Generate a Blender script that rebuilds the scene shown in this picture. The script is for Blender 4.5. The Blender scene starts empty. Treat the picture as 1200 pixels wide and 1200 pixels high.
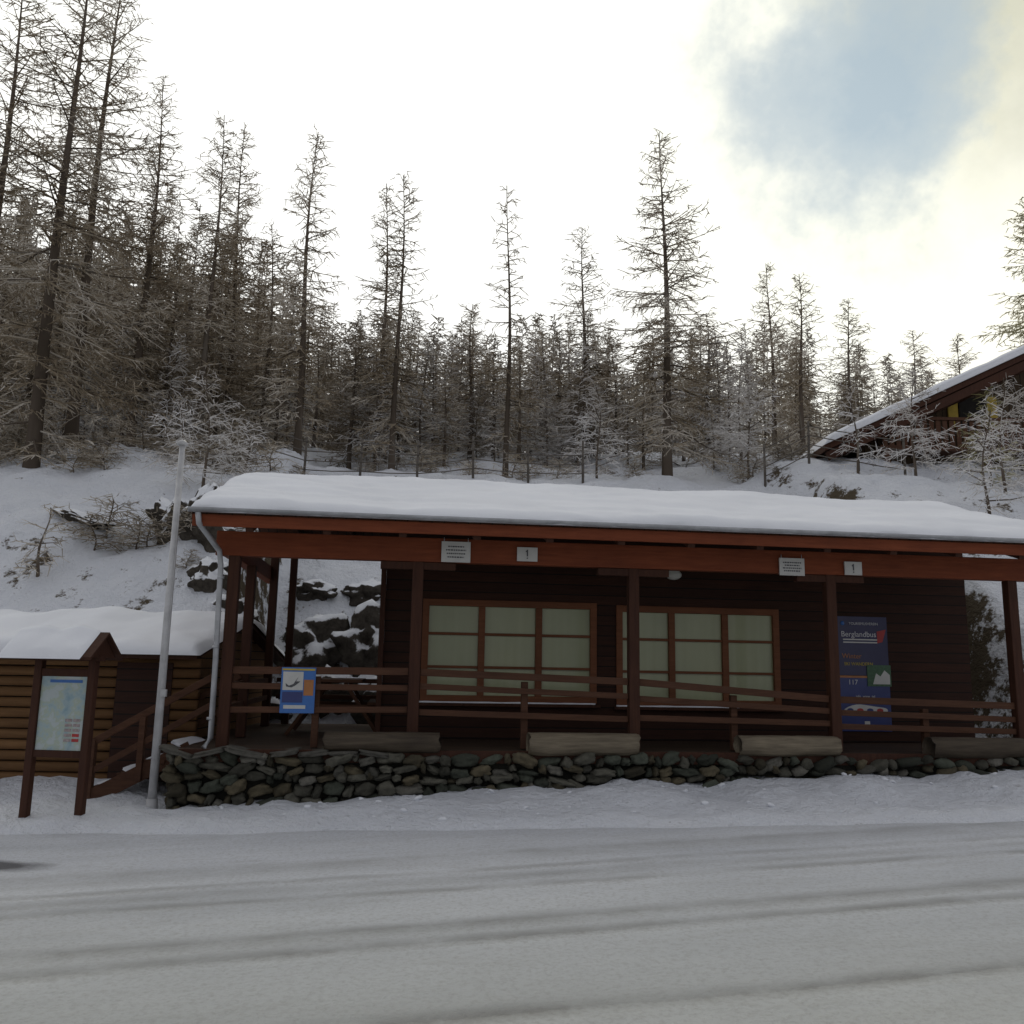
import bpy, math, random
import numpy as np
from mathutils import Vector, Matrix, noise
random.seed(7)
sc=bpy.context.scene
COL=bpy.context.collection
TH=math.radians(7); OX,OY=-3.734,10.06
CT,ST=math.cos(TH),math.sin(TH)
def l2w(lx,ly): return OX+lx*CT-ly*ST, OY+lx*ST+ly*CT
def w2l(x,y):
    dx,dy=x-OX,y-OY
    return dx*CT+dy*ST, -dx*ST+dy*CT
def ss(a,b,x):
    t=min(1,max(0,(x-a)/(b-a))); return t*t*(3-2*t)
def lerp(a,b,t): return a+(b-a)*t

# ---------------------------------------------------------------- materials
def new_mat(name):
    m=bpy.data.materials.new(name); m.use_nodes=True
    nt=m.node_tree; b=nt.nodes['Principled BSDF']
    return m,nt,b
def to_diffuse(nt,b):
    d=nt.nodes.new('ShaderNodeBsdfDiffuse'); out=[n for n in nt.nodes if n.type=='OUTPUT_MATERIAL'][0]
    for a,c in (('Base Color','Color'),('Normal','Normal')):
        if b.inputs[a].links: nt.links.new(b.inputs[a].links[0].from_socket,d.inputs[c])
    nt.links.new(d.outputs[0],out.inputs[0]); nt.nodes.remove(b)
def ramp(nt,fac,stops):
    r=nt.nodes.new('ShaderNodeValToRGB'); e=r.color_ramp.elements
    while len(e)<len(stops): e.new(0.5)
    for el,(p,c) in zip(e,stops):
        el.position=p; el.color=(*c,1) if len(c)==3 else c
    nt.links.new(fac,r.inputs[0]); return r.outputs[0]
def mixc(nt,fac,a,b):
    m=nt.nodes.new('ShaderNodeMix'); m.data_type='RGBA'
    for s,v in ((0,fac),(6,a),(7,b)):
        if isinstance(v,(int,float)): m.inputs[s].default_value=v
        elif isinstance(v,tuple): m.inputs[s].default_value=(*v,1)
        else: nt.links.new(v,m.inputs[s])
    return m.outputs[2]
def coords(nt,scale=(1,1,1),kind='Object'):
    tc=nt.nodes.new('ShaderNodeTexCoord'); mp=nt.nodes.new('ShaderNodeMapping')
    mp.inputs['Scale'].default_value=scale
    nt.links.new(tc.outputs[kind],mp.inputs[0]); return mp.outputs[0]
def noise_n(nt,vec,scale,detail=6,rough=.6):
    n=nt.nodes.new('ShaderNodeTexNoise'); n.inputs['Scale'].default_value=scale
    n.inputs['Detail'].default_value=detail; n.inputs['Roughness'].default_value=rough
    nt.links.new(vec,n.inputs['Vector']); return n.outputs['Fac']
def bump(nt,b,h,strength=.4,dist=.02):
    bp=nt.nodes.new('ShaderNodeBump'); bp.inputs['Strength'].default_value=strength; bp.inputs['Distance'].default_value=dist
    nt.links.new(h,bp.inputs['Height']); nt.links.new(bp.outputs[0],b.inputs['Normal']); return bp
def math_n(nt,op,a,b=None,clamp=False):
    m=nt.nodes.new('ShaderNodeMath'); m.operation=op; m.use_clamp=clamp
    for i,v in enumerate((a,b)):
        if v is None: continue
        if isinstance(v,(int,float)): m.inputs[i].default_value=v
        else: nt.links.new(v,m.inputs[i])
    return m.outputs[0]

def mat_wood(name,c1,c2,axis='x',plank=None,rough=.75):
    m,nt,b=new_mat(name)
    s={'x':(1.2,14,14),'z':(14,14,1.2),'y':(14,1.2,14)}[axis]
    v=coords(nt,s)
    n1=noise_n(nt,v,2.0,5,.65)
    v2=coords(nt,(1,1,1)); n2=noise_n(nt,v2,1.3,3,.6)
    col=ramp(nt,n1,[(.3,c1),(.7,c2)])
    dark=mixc(nt,math_n(nt,'MULTIPLY',n2,.8),col,tuple(x*.45 for x in c1))
    out=dark; hgt=n1
    if plank:
        sep=nt.nodes.new('ShaderNodeSeparateXYZ'); nt.links.new(v2,sep.inputs[0])
        pa,pw=plank
        q=math_n(nt,'DIVIDE',sep.outputs['XYZ'.index(pa.upper())],pw)
        fr=math_n(nt,'FRACT',q)
        d=math_n(nt,'ABSOLUTE',math_n(nt,'SUBTRACT',fr,.5))
        g=math_n(nt,'GREATER_THAN',d,.45)
        fl=math_n(nt,'FLOOR',q)
        wn=nt.nodes.new('ShaderNodeTexWhiteNoise'); wn.noise_dimensions='1D'; nt.links.new(fl,wn.inputs['W'])
        out=mixc(nt,math_n(nt,'MULTIPLY',wn.outputs['Value'],.5),out,tuple(x*.5 for x in c1))
        out=mixc(nt,g,out,(.006,.004,.003))
        hgt=math_n(nt,'SUBTRACT',n1,math_n(nt,'MULTIPLY',g,1.5))
    nt.links.new(out,b.inputs['Base Color']); b.inputs['Roughness'].default_value=rough
    b.inputs['Specular IOR Level'].default_value=.3
    bump(nt,b,hgt,.5,.012)
    return m
def mat_plain(name,c,rough=.5,metal=0,var=.25,scale=6):
    m,nt,b=new_mat(name); v=coords(nt); n=noise_n(nt,v,scale,4,.6)
    nt.links.new(ramp(nt,n,[(.3,tuple(x*(1-var) for x in c)),(.7,tuple(min(1,x*(1+var*.5)) for x in c))]),b.inputs['Base Color'])
    b.inputs['Roughness'].default_value=rough; b.inputs['Metallic'].default_value=metal
    return m
def mat_snow(name,c=(.80,.82,.86),big=.35,st=.45):
    m,nt,b=new_mat(name); v=coords(nt)
    n1=noise_n(nt,v,.8,2,.55); n2=noise_n(nt,v,9,5,.7)
    nt.links.new(ramp(nt,n1,[(.3,tuple(x*.93 for x in c)),(.7,c)]),b.inputs['Base Color'])
    bump(nt,b,math_n(nt,'MULTIPLY',n2,.6*big/.35),st,.05)
    to_diffuse(nt,b)
    return m

M={}
M['snow']=mat_snow('snow')
M['roofsnow']=mat_snow('roof_snow',(.83,.85,.90),.20)
M['dark_wood']=mat_wood('dark_brown_wood',(.036,.012,.006),(.072,.025,.012),'x',('z',.14))
M['post_wood']=mat_wood('post_wood',(.052,.018,.010),(.095,.037,.019),'z')
M['rail_wood']=mat_wood('rail_wood',(.08,.034,.018),(.145,.066,.036),'x')
M['red_wood']=mat_wood('red_brown_beam',(.19,.044,.016),(.30,.078,.03),'x')
M['frame_wood']=mat_wood('window_frame_wood',(.18,.068,.03),(.27,.105,.05),'x')
M['deck_wood']=mat_wood('deck_wood',(.06,.035,.022),(.11,.065,.042),'x',('y',.14))
M['soffit']=mat_wood('soffit_wood',(.07,.025,.012),(.115,.042,.021),'y',('x',.14))
M['hut_wood']=mat_wood('shed_log_wood',(.20,.10,.04),(.33,.18,.075),'x',('z',.13))
M['grey_log']=mat_wood('weathered_log',(.15,.122,.085),(.36,.30,.21),'x')
M['brown_log']=mat_wood('brown_log',(.06,.045,.032),(.14,.11,.075),'x')
M['chalet_wood']=mat_wood('chalet_wood',(.07,.045,.025),(.16,.105,.06),'z',('x',.18))
M['metal']=mat_plain('galvanised_metal',(.42,.43,.45),.4,.3)
M['wire']=mat_plain('fence_rail_wood',(.12,.105,.09),.8,0)
M['pole']=mat_plain('pole_paint',(.55,.55,.56),.45,0)
M['dark']=mat_plain('dark_interior',(.02,.017,.015),.9)
M['white']=mat_plain('white_sign',(.55,.55,.53),.5,0,.1)
M['ink']=mat_plain('sign_ink',(.08,.08,.09),.6)
M['blue']=mat_plain('poster_blue',(.03,.045,.17),.35,0,.15)
M['navy']=mat_plain('poster_navy',(.022,.022,.08),.35,0,.15)
M['lblue']=mat_plain('poster_light_blue',(.04,.15,.45),.4,0,.15)
M['yellow']=mat_plain('poster_yellow',(.5,.38,.04),.5,0,.1)
M['orange']=mat_plain('poster_orange',(.40,.16,.05),.5,0,.2)
M['red']=mat_plain('poster_red',(.4,.03,.03),.5,0,.2)
M['green']=mat_plain('poster_green',(.05,.12,.06),.5,0,.4,30)
M['lamp']=mat_plain('lamp_opal',(.6,.6,.56),.3,0,.05)
M['shutter']=mat_plain('yellow_shutter',(.5,.35,.04),.6,0,.2)
M['text']=mat_plain('poster_text_white',(.6,.6,.63),.5,0,.05)
M['mapink']=mat_plain('map_legend_print',(.36,.30,.30),.5,0,.4,40)

m,nt,b=new_mat('curtained_glass')
v=coords(nt,(10,1,.5)); n=noise_n(nt,v,1.1,2,.5); v2=coords(nt); n2=noise_n(nt,v2,1.1,4,.6)
c=mixc(nt,n2,ramp(nt,n,[(.3,(.36,.375,.21)),(.7,(.42,.43,.26))]),(.26,.295,.18))
nt.links.new(c,b.inputs['Base Color']); b.inputs['Roughness'].default_value=.3
b.inputs['Coat Weight'].default_value=.3; b.inputs['Coat Roughness'].default_value=.03
M['curtain']=m

m,nt,b=new_mat('rubble_stone')
at=nt.nodes.new('ShaderNodeAttribute'); at.attribute_name='Col'
v=coords(nt); n=noise_n(nt,v,14,5,.7)
c=mixc(nt,math_n(nt,'MULTIPLY',n,.95),at.outputs['Color'],(.032,.032,.024))
nt.links.new(c,b.inputs['Base Color']); b.inputs['Roughness'].default_value=.9; b.inputs['Specular IOR Level'].default_value=.25; bump(nt,b,n,.8,.03)
M['stone']=m
m,nt,b=new_mat('snowy_rock')
v=coords(nt); n=noise_n(nt,v,5,6,.7)
geo=nt.nodes.new('ShaderNodeNewGeometry'); sp=nt.nodes.new('ShaderNodeSeparateXYZ'); nt.links.new(geo.outputs['Normal'],sp.inputs[0])
f=math_n(nt,'ADD',sp.outputs['Z'],math_n(nt,'MULTIPLY',math_n(nt,'SUBTRACT',n,.5),.9))
mk=ramp(nt,f,[(.42,(0,0,0)),(.54,(1,1,1))])
c=mixc(nt,mk,ramp(nt,n,[(.3,(.03,.026,.023)),(.75,(.13,.115,.095))]),(.8,.82,.86))
nt.links.new(c,b.inputs['Base Color']); bump(nt,b,n,.7,.06); to_diffuse(nt,b)
M['rock']=m
m,nt,b=new_mat('snowy_ground')
v=coords(nt); n2=noise_n(nt,v,5,5,.7); n3=noise_n(nt,v,1.6,5,.78)
base=ramp(nt,n3,[(.3,(.71,.735,.79)),(.7,(.79,.81,.86))])
geo=nt.nodes.new('ShaderNodeNewGeometry'); sp=nt.nodes.new('ShaderNodeSeparateXYZ'); nt.links.new(geo.outputs['Normal'],sp.inputs[0])
steep=math_n(nt,'SUBTRACT',1.0,sp.outputs['Z'])
f=math_n(nt,'ADD',math_n(nt,'MULTIPLY',steep,.38),n3)
mk=ramp(nt,f,[(.69,(0,0,0)),(.76,(1,1,1))])
c=mixc(nt,mk,base,(.11,.09,.065))
nt.links.new(c,b.inputs['Base Color']); bump(nt,b,n2,.8,.2); to_diffuse(nt,b)
M['ground']=m
# road : packed snow with tyre tracks
m,nt,b=new_mat('packed_snow_road')
tc=nt.nodes.new('ShaderNodeTexCoord')
def rmap(sx,sy,ang):
    r_=nt.nodes.new('ShaderNodeMapping'); r_.inputs['Rotation'].default_value=(0,0,math.radians(ang)); nt.links.new(tc.outputs['Object'],r_.inputs[0])
    mp=nt.nodes.new('ShaderNodeMapping'); mp.inputs['Scale'].default_value=(sx,sy,1); nt.links.new(r_.outputs[0],mp.inputs[0]); return r_.outputs[0],mp.outputs[0]
rot,sv=rmap(.22,1,-12)
st=noise_n(nt,sv,1.3,5,.6)
st2=noise_n(nt,sv,7,4,.65)
v=coords(nt); gr=noise_n(nt,v,30,4,.75); bg=noise_n(nt,v,1.1,5,.7)
sr=nt.nodes.new('ShaderNodeSeparateXYZ'); nt.links.new(rot,sr.inputs[0])
wob=math_n(nt,'ADD',math_n(nt,'MULTIPLY',math_n(nt,'SUBTRACT',st,.5),.20),math_n(nt,'MULTIPLY',math_n(nt,'SUBTRACT',gr,.5),.12))
yy_=math_n(nt,'DIVIDE',math_n(nt,'ADD',sr.outputs['Y'],wob),10.0)
K=lambda q:(q,q,q)
trk=ramp(nt,yy_,[(.30,K(0)),(.405,K(0)),(.418,K(1)),(.432,K(.2)),(.455,K(.05)),(.520,K(0)),(.532,K(.9)),(.545,K(.1)),(.566,K(.75)),(.580,K(0)),(.640,K(0)),(.650,K(.75)),(.662,K(.05)),(.678,K(.5)),(.695,K(.0)),(.705,K(.6)),(.715,K(0)),(.765,K(.5)),(.780,K(0))])
trm=math_n(nt,'MULTIPLY',trk,ramp(nt,bg,[(.34,K(.2)),(.60,K(1))]))
base=ramp(nt,st,[(.30,(.51,.53,.575)),(.5,(.595,.615,.66)),(.70,(.68,.70,.745))])
base=mixc(nt,ramp(nt,st2,[(.52,K(0)),(.75,K(.35))]),base,(.40,.40,.40))
sep=nt.nodes.new('ShaderNodeSeparateXYZ'); nt.links.new(v,sep.inputs[0])
near=math_n(nt,'MULTIPLY',ramp(nt,math_n(nt,'DIVIDE',sep.outputs['Y'],8.0),[(.45,K(1)),(.95,K(0))]),.75)
base=mixc(nt,near,base,mixc(nt,bg,(.36,.37,.335),(.55,.56,.52)))
base=mixc(nt,math_n(nt,'MULTIPLY',trm,.75),base,(.17,.165,.15))
base=mixc(nt,ramp(nt,gr,[(.46,K(0)),(.72,K(.5))]),base,(.30,.29,.275))
vm=nt.nodes.new('ShaderNodeVectorMath'); vm.operation='SUBTRACT'; nt.links.new(v,vm.inputs[0]); vm.inputs[1].default_value=(-4.3,7.5,0)
vs=nt.nodes.new('ShaderNodeVectorMath'); vs.operation='MULTIPLY'; nt.links.new(vm.outputs[0],vs.inputs[0]); vs.inputs[1].default_value=(1.2,3.6,0)
vl=nt.nodes.new('ShaderNodeVectorMath'); vl.operation='LENGTH'; nt.links.new(vs.outputs[0],vl.inputs[0])
dd=math_n(nt,'ADD',vl.outputs['Value'],math_n(nt,'MULTIPLY',math_n(nt,'SUBTRACT',bg,.5),.9))
base=mixc(nt,ramp(nt,dd,[(.6,K(1)),(1.0,K(0))]),base,(.11,.11,.12))
nt.links.new(base,b.inputs['Base Color']); b.inputs['Roughness'].default_value=.7; b.inputs['Specular IOR Level'].default_value=.3
h=math_n(nt,'SUBTRACT',math_n(nt,'ADD',math_n(nt,'MULTIPLY',st2,.6),math_n(nt,'MULTIPLY',gr,.6)),math_n(nt,'MULTIPLY',trm,.6)); bump(nt,b,h,.6,.05)
M['road']=m
def mat_twig(name,c1,c2,cf,lo,hi,dk=.4):
    m,nt,b=new_mat(name)
    a1=nt.nodes.new('ShaderNodeAttribute'); a1.attribute_name='frost'
    oi=nt.nodes.new('ShaderNodeAttribute'); oi.attribute_name='rnd'
    c=ramp(nt,a1.outputs['Fac'],[(.15,c1),(lo,c2),(hi,cf)])
    c=mixc(nt,math_n(nt,'MULTIPLY',oi.outputs['Fac'],.5),c,tuple(x*dk for x in c1))
    nt.links.new(c,b.inputs['Base Color']); to_diffuse(nt,b)
    return m
M['bark']=mat_twig('larch_bark',(.075,.06,.046),(.13,.105,.085),(.24,.22,.19),.6,.95)
M['twig']=mat_twig('frosted_larch_twigs',(.18,.14,.095),(.33,.275,.20),(.70,.65,.58),.48,.85)
M['twigfar']=mat_twig('distant_hazed_frosted_twigs',(.32,.285,.235),(.45,.41,.355),(.72,.69,.64),.50,.85,.6)  # frosted twigs, with distance haze painted in as a paler, greyer colour
M['twigfrost']=mat_twig('heavily_frosted_twigs',(.36,.33,.30),(.56,.53,.50),(.82,.81,.81),.42,.8)
M['twiggreen']=mat_twig('olive_frosted_needles',(.15,.14,.055),(.28,.26,.13),(.64,.60,.45),.5,.9)

# ---------------------------------------------------------------- mesh builder
class MB:
    def __init__(s): s.v=[];s.f=[];s.mi=[];s.sm=[];s.col=None
    def add(s,vs,fs,mi=0,smooth=False,col=None):
        o=len(s.v); s.v+=vs; s.f+=[tuple(i+o for i in f) for f in fs]; s.mi+=[mi]*len(fs); s.sm+=[smooth]*len(fs)
        if col is not None:
            if s.col is None: s.col=[]
            s.col+=[col]*len(vs)
    def box(s,x0,x1,y0,y1,z0,z1,mi=0):
        vs=[(x,y,z) for x in (x0,x1) for y in (y0,y1) for z in (z0,z1)]
        s.add(vs,[(0,1,3,2),(4,6,7,5),(0,4,5,1),(2,3,7,6),(0,2,6,4),(1,5,7,3)],mi)
    def beam(s,a,b,w,h,mi=0,up=(0,0,1)):
        a=Vector(a);b=Vector(b);d=(b-a).normalized();u=Vector(up)
        if abs(d.dot(u))>.95: u=Vector((0,1,0))
        r=d.cross(u).normalized(); u=r.cross(d).normalized()
        vs=[]
        for P in (a,b):
            for i,j in ((-1,-1),(1,-1),(1,1),(-1,1)): vs.append(tuple(P+r*(i*w/2)+u*(j*h/2)))
        s.add(vs,[(0,1,2,3),(7,6,5,4),(0,4,5,1),(1,5,6,2),(2,6,7,3),(3,7,4,0)],mi)
    def tube(s,pts,rads,n=8,mi=0,smooth=True,cap=True):
        vs=[];fs=[]
        for k,P in enumerate(pts):
            P=Vector(P)
            d=(Vector(pts[min(k+1,len(pts)-1)])-Vector(pts[max(k-1,0)])).normalized()
            u=Vector((0,0,1)) if abs(d.z)<.9 else Vector((0,1,0))
            r=d.cross(u).normalized(); u=r.cross(d)
            for i in range(n):
                a=2*math.pi*i/n; vs.append(tuple(P+(r*math.cos(a)+u*math.sin(a))*rads[k]))
        for k in range(len(pts)-1):
            for i in range(n):
                j=(i+1)%n; fs.append((k*n+i,k*n+j,(k+1)*n+j,(k+1)*n+i))
        if cap: fs.append(tuple(range(n-1,-1,-1))); fs.append(tuple((len(pts)-1)*n+i for i in range(n)))
        s.add(vs,fs,mi,smooth)
    def mesh(s,name,mats):
        me=bpy.data.meshes.new(name); me.from_pydata(s.v,[],s.f)
        for mm in mats: me.materials.append(M[mm])
        me.polygons.foreach_set('material_index',s.mi); me.polygons.foreach_set('use_smooth',s.sm)
        if s.col:
            ca=me.color_attributes.new('Col','FLOAT_COLOR','POINT')
            ca.data.foreach_set('color',[c for q in s.col for c in (*q,1)])
        me.update(); return me
    def obj(s,name,mats,parent=None,bev=0,loc=None,rot=0):
        o=bpy.data.objects.new(name,s.mesh(name,mats)); COL.objects.link(o)
        if parent: o.parent=parent
        if loc: o.location=loc
        if rot: o.rotation_euler=(0,0,rot)
        if bev:
            bm=o.modifiers.new('bevel','BEVEL'); bm.width=bev; bm.segments=2; bm.limit_method='ANGLE'
        return o
def empty(name,loc=(0,0,0),rot=0):
    e=bpy.data.objects.new(name,None); COL.objects.link(e); e.location=loc; e.rotation_euler=(0,0,rot); e.empty_display_size=.3
    return e
import bmesh
def ico(sub):
    bm=bmesh.new(); bmesh.ops.create_icosphere(bm,subdivisions=sub,radius=1)
    vs=[v.co.copy() for v in bm.verts]; fs=[tuple(v.index for v in f.verts) for f in bm.faces]; bm.free(); return vs,fs
ICO={k:ico(k) for k in (2,3,4)}
def stone(mb,c,r,seed,sub=3,rough=.25,col=None,mi=0,boxy=.5,freq=1.3):
    vs0,fs=ICO[sub]; out=[]
    rot=Matrix.Rotation(random.uniform(-.45,.45),3,'Y')
    for v in vs0:
        q=Vector(v); m=max(abs(q.x),abs(q.y),abs(q.z)); q=q.lerp(q/m,boxy)
        n=noise.fractal(Vector(v)*freq+Vector((seed*7.3,seed*3.1,seed)),1,2,4)
        q=q*(1+rough*n); q=rot@Vector((q.x*r[0],q.y*r[1],q.z*r[2]))
        out.append((c[0]+q.x,c[1]+q.y,c[2]+q.z))
    mb.add(out,fs,mi,True,col)

# ---------------------------------------------------------------- terrain
def interp(k,y):
    if y<=k[0][0]: return k[0][1]
    for (a,za),(b,zb) in zip(k,k[1:]):
        if y<=b: return lerp(za,zb,(y-a)/(b-a))
    return k[-1][1]
PA=[(9.5,.0),(10.5,.04),(11.5,.15),(12.5,.6),(13.3,1.25),(14,1.95),(15,2.9),(16,3.8),(18,5.0),(20,6.0),(22,6.9),(24,7.2),(28,8.4),(35,10),(50,12.5),(70,17),(100,25),(140,33),(400,36)]
PB=[(9.5,.0),(15.2,.0),(16.0,.7),(17,1.9),(18,2.95),(19.5,4.2),(21,5.6),(22.5,6.5),(24,6.8),(28,8.2),(35,10),(50,12.5),(70,17),(100,25),(140,33),(400,36)]
def plane(x):
    if x<-3.7: return .008*max(x+3.7,-20)
    return .031*(min(x,14)+3.7)
def edge_y(x): return 8.85+.13*noise.noise(Vector((x*.9,3.1,0)))+.07*noise.noise(Vector((x*3,1.1,0)))
def terrain(x,y):
    lx,ly=w2l(x,y)
    w=ss(-.5,0,lx)*(1-ss(11.3,12.4,lx))
    a=interp(PA,y-1.2*ss(9,14,x)*(1-ss(20,30,y))); b=interp(PB,y)
    h=lerp(a,b,w)+plane(x)*(1-.8*ss(12,22,y))
    far=ss(24,60,y)
    h+=far*(.10*max(0,-x-3)*(1-ss(60,200,-x))-.03*max(0,x-10))
    amp=ss(12.5,16,y)*(1-w*(1-ss(15.8,18,y)))
    h+=amp*(.34*noise.fractal(Vector((x*.45,y*.45,2)),1,2,4)+.10*noise.noise(Vector((x*2.1,y*2.1,5)))+.05*noise.noise(Vector((x*4.5,y*4.5,5))))
    h+=far*1.2*noise.noise(Vector((x*.06,y*.06,9)))
    e=edge_y(x)
    bank=ss(e-.1,e+.35,y)
    if y<12.6:
        h+=bank*(.07+.06*noise.noise(Vector((x*1.5,y*1.5,0)))+.05*noise.noise(Vector((x*5,y*5,4))))*(1-ss(11.5,12.6,y))
        if lx>.1: h+=.11*ss(-1.3,-.5,ly)*(1-ss(.1,.3,ly))*ss(0,5,lx)*(1+1.1*noise.noise(Vector((x*1.1,2,0))))
    if y<e+.2: h-=.03*(1-ss(e-.05,e+.2,y))
    return h
def axis(lo,hi,d0,d1,step,g=1.13):
    a=[];x=d0
    while x<=d1: a.append(x); x+=step
    s=step;x=a[-1]
    while x<hi: s*=g; x+=s; a.append(x)
    s=step;x=d0;b=[]
    while x>lo: s*=g; x-=s; b.append(x)
    return b[::-1]+a
xs=axis(-420,420,-14,15,.13); ys=axis(-300,420,7.5,26,.11)
mb=MB(); nx=len(xs); ny=len(ys)
mb.v=[(x,y,terrain(x,y)) for y in ys for x in xs]
mb.f=[(j*nx+i,j*nx+i+1,(j+1)*nx+i+1,(j+1)*nx+i) for j in range(ny-1) for i in range(nx-1)]
mb.mi=[0]*len(mb.f); mb.sm=[True]*len(mb.f)
mb.obj('ground',['ground'])
rx=axis(-120,120,-12,12,.15,1.2)
mb=MB(); rows=60
for j in range(rows+1):
    t=j/rows
    for x in rx:
        e=edge_y(x)+.02; y=lerp(-25,e,1-(1-t)**2.2)
        z=plane(x)+.006+.010*noise.noise(Vector((x*.25,(y-x*.2)*2.4,0)))*ss(9,8,y)
        if j==rows: z-=.03
        mb.v.append((x,y,z))
n=len(rx)
mb.f=[(j*n+i,j*n+i+1,(j+1)*n+i+1,(j+1)*n+i) for j in range(rows) for i in range(n-1)]
mb.mi=[0]*len(mb.f); mb.sm=[True]*len(mb.f)
mb.obj('road',['road'])

# ---------------------------------------------------------------- building
B=empty('wooden_pavilion_building',(OX,OY,0),TH)
RX0,RX1=.12,11.0; EY0,EY1=-.28,4.75; RY=2.85; EZ=3.31; RZ=4.33; EZB=3.74
def roof_z(y): return lerp(EZ,RZ,(y-EY0)/(RY-EY0)) if y<RY else lerp(RZ,EZB,(y-RY)/(EY1-RY))
mb=MB()
for (ya,yb,za,zb) in ((EY0,RY,EZ,RZ),(EY1,RY,EZB,RZ)):
    vs=[(x,y,z+dz) for x in (RX0,RX1) for (y,z) in ((ya,za),(yb,zb)) for dz in (-.09,0)]
    mb.add(vs,[(0,1,3,2),(4,6,7,5),(0,4,5,1),(2,3,7,6),(0,2,6,4),(1,5,7,3)],0)
mb.obj('roof_boards',['soffit'],B)
mb=MB(); gx=170; gy=80
X0,X1,Y0,Y1=RX0-.03,RX1+.05,EY0-.09,EY1+.08
def snow_top(x,y):
    e=min(x-X0,X1-x,y-Y0,Y1-y)
    rnd=math.sqrt(max(0,1-(1-min(1,e/.18))**2))
    base=roof_z(y)
    if abs(y-RY)<.4: base-=.06*(1-abs(y-RY)/.4)**2
    nn=.055*noise.fractal(Vector((x*.6,y*.9,0)),1,2,3)+.016*noise.noise(Vector((x*4,y*5,7)))
    step=.035*noise.noise(Vector((x*.6,y*5,3)))*ss(4.5,.5,x)
    return base+.02+(.12+nn+step)*rnd
for j in range(gy+1):
    ty=j/gy; y=lerp(Y0,Y1,.5-.5*math.cos(math.pi*ty))
    for i in range(gx+1):
        x=lerp(X0,X1,i/gx)
        wob=.03*noise.noise(Vector((x*2.2,1,0)))+.015*noise.noise(Vector((x*9,1,0))) if j in (0,1,2) else 0
        mb.v.append((x,y+wob,snow_top(x,y)-(.015 if j==0 else 0)))
n=gx+1
mb.f=[(j*n+i,j*n+i+1,(j+1)*n+i+1,(j+1)*n+i) for j in range(gy) for i in range(gx)]
per=[i for i in range(n)]+[j*n+gx for j in range(1,gy+1)]+[gy*n+i for i in range(gx-1,-1,-1)]+[j*n for j in range(gy-1,0,-1)]
o=len(mb.v)
for q in per:
    vx=mb.v[q]; mb.v.append((vx[0]*1,vx[1],roof_z(min(max(vx[1],EY0),EY1))+.002+.012*noise.noise(Vector((vx[0]*6,vx[1],1)))))
k=len(per)
for i in range(k): j=(i+1)%k; mb.f.append((per[j],per[i],o+i,o+j))
mb.mi=[0]*len(mb.f); mb.sm=[True]*len(mb.f)
mb.obj('roof_snow',['roofsnow'],B)
mb=MB()
prof=[(.055*math.cos(a),.05*math.sin(a)) for a in [math.pi+math.pi*i/8 for i in range(9)]]
prof+= [(.048,.0),]+[(.048*math.cos(a),.043*math.sin(a)) for a in [math.pi*2-math.pi*i/8 for i in range(9)]]
vs=[(x,EY0-.07+py,3.335+pz) for x in (RX0-.02,RX1+.02) for py,pz in prof]; n=len(prof)
mb.add(vs,[(i,(i+1)%n,n+(i+1)%n,n+i) for i in range(n)]+[tuple(range(n)),tuple(range(2*n-1,n-1,-1))],0,True)
mb.tube([(.2,EY0-.07,3.29),(.21,EY0-.03,3.17),(.36,.16,2.92),(.38,.2,2.75),(.40,.2,1.7),(.41,.2,.80),(.36,.1,.70)],[.032]*7,10,0)
for z in (2.6,1.8,1.0): mb.tube([(.39,.2,z),(.39,.2,z+.03)],[.041]*2,10,0)
mb.obj('gutter_and_downspout',['metal'],B)
mb=MB()
mb.box(RX0+.01,RX1-.01,EY0-.012,EY0+.022,3.14,3.275)
mb.box(.3,RX1-.2,.24,.38,2.88,3.17)
mb.box(.3,.44,.385,4.5,2.92,3.14)
mb.obj('eave_beams',['red_wood'],B,.006)
mb=MB()
mb.box(.3,RX1-.2,4.36,4.48,3.46,3.61)
x=.75
while x<RX1-.2:
    ya=EY0+.03; za=roof_z(ya)-.16; zb=roof_z(2.8)-.16
    mb.beam((x,ya,za),(x,2.8,zb),.09,.13)
    mb.beam((x,2.9,zb),(x,4.70,roof_z(4.70)-.16),.09,.13)
    x+=.86
for px in (2.67,5.33,7.9):
    mb.beam((px-.45,.31,2.83),(px+.45,.31,2.83),.11,.09)
mb.obj('rafters',['post_wood'],B,.006)
mb=MB()
for px in (.52,2.67,5.33,7.9,10.4):
    mb.box(px-.065,px+.065,.245,.375,.69,2.88)
mb.box(.42,.54,1.69,1.81,.69,2.92); mb.box(.42,.54,3.84,3.96,.69,3.46); mb.box(.66,.77,4.36,4.47,.69,3.46)
mb.box(2.2,2.27,1.72,1.79,.69,3.1); mb.box(RX1-.35,RX1-.23,4.3,4.4,.69,3.46)
mb.obj('posts',['post_wood'],B,.008)
mb=MB(); mb.box(.08,11.1,.1,4.7,.60,.68); mb.obj('deck_floor',['deck_wood'],B)
mb=MB(); mb.box(.10,11.08,.06,.095,.55,.69); mb.obj('deck_edge_board',['post_wood'],B,.004)
WY=1.80; wx0,wx1=2.27,10.78
W1=(2.80,5.18,1.19,2.53); W2=(5.50,7.84,1.17,2.51)
mb=MB()
mb.box(wx0,W1[0],WY,WY+.14,.69,3.1); mb.box(W1[1],W2[0],WY,WY+.14,.69,3.1)
mb.box(W2[1],wx1,WY,WY+.14,.69,3.1)
for w in (W1,W2):
    mb.box(w[0],w[1],WY,WY+.14,.69,w[2]); mb.box(w[0],w[1],WY,WY+.14,w[3],3.1)
YB=4.3
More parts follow.
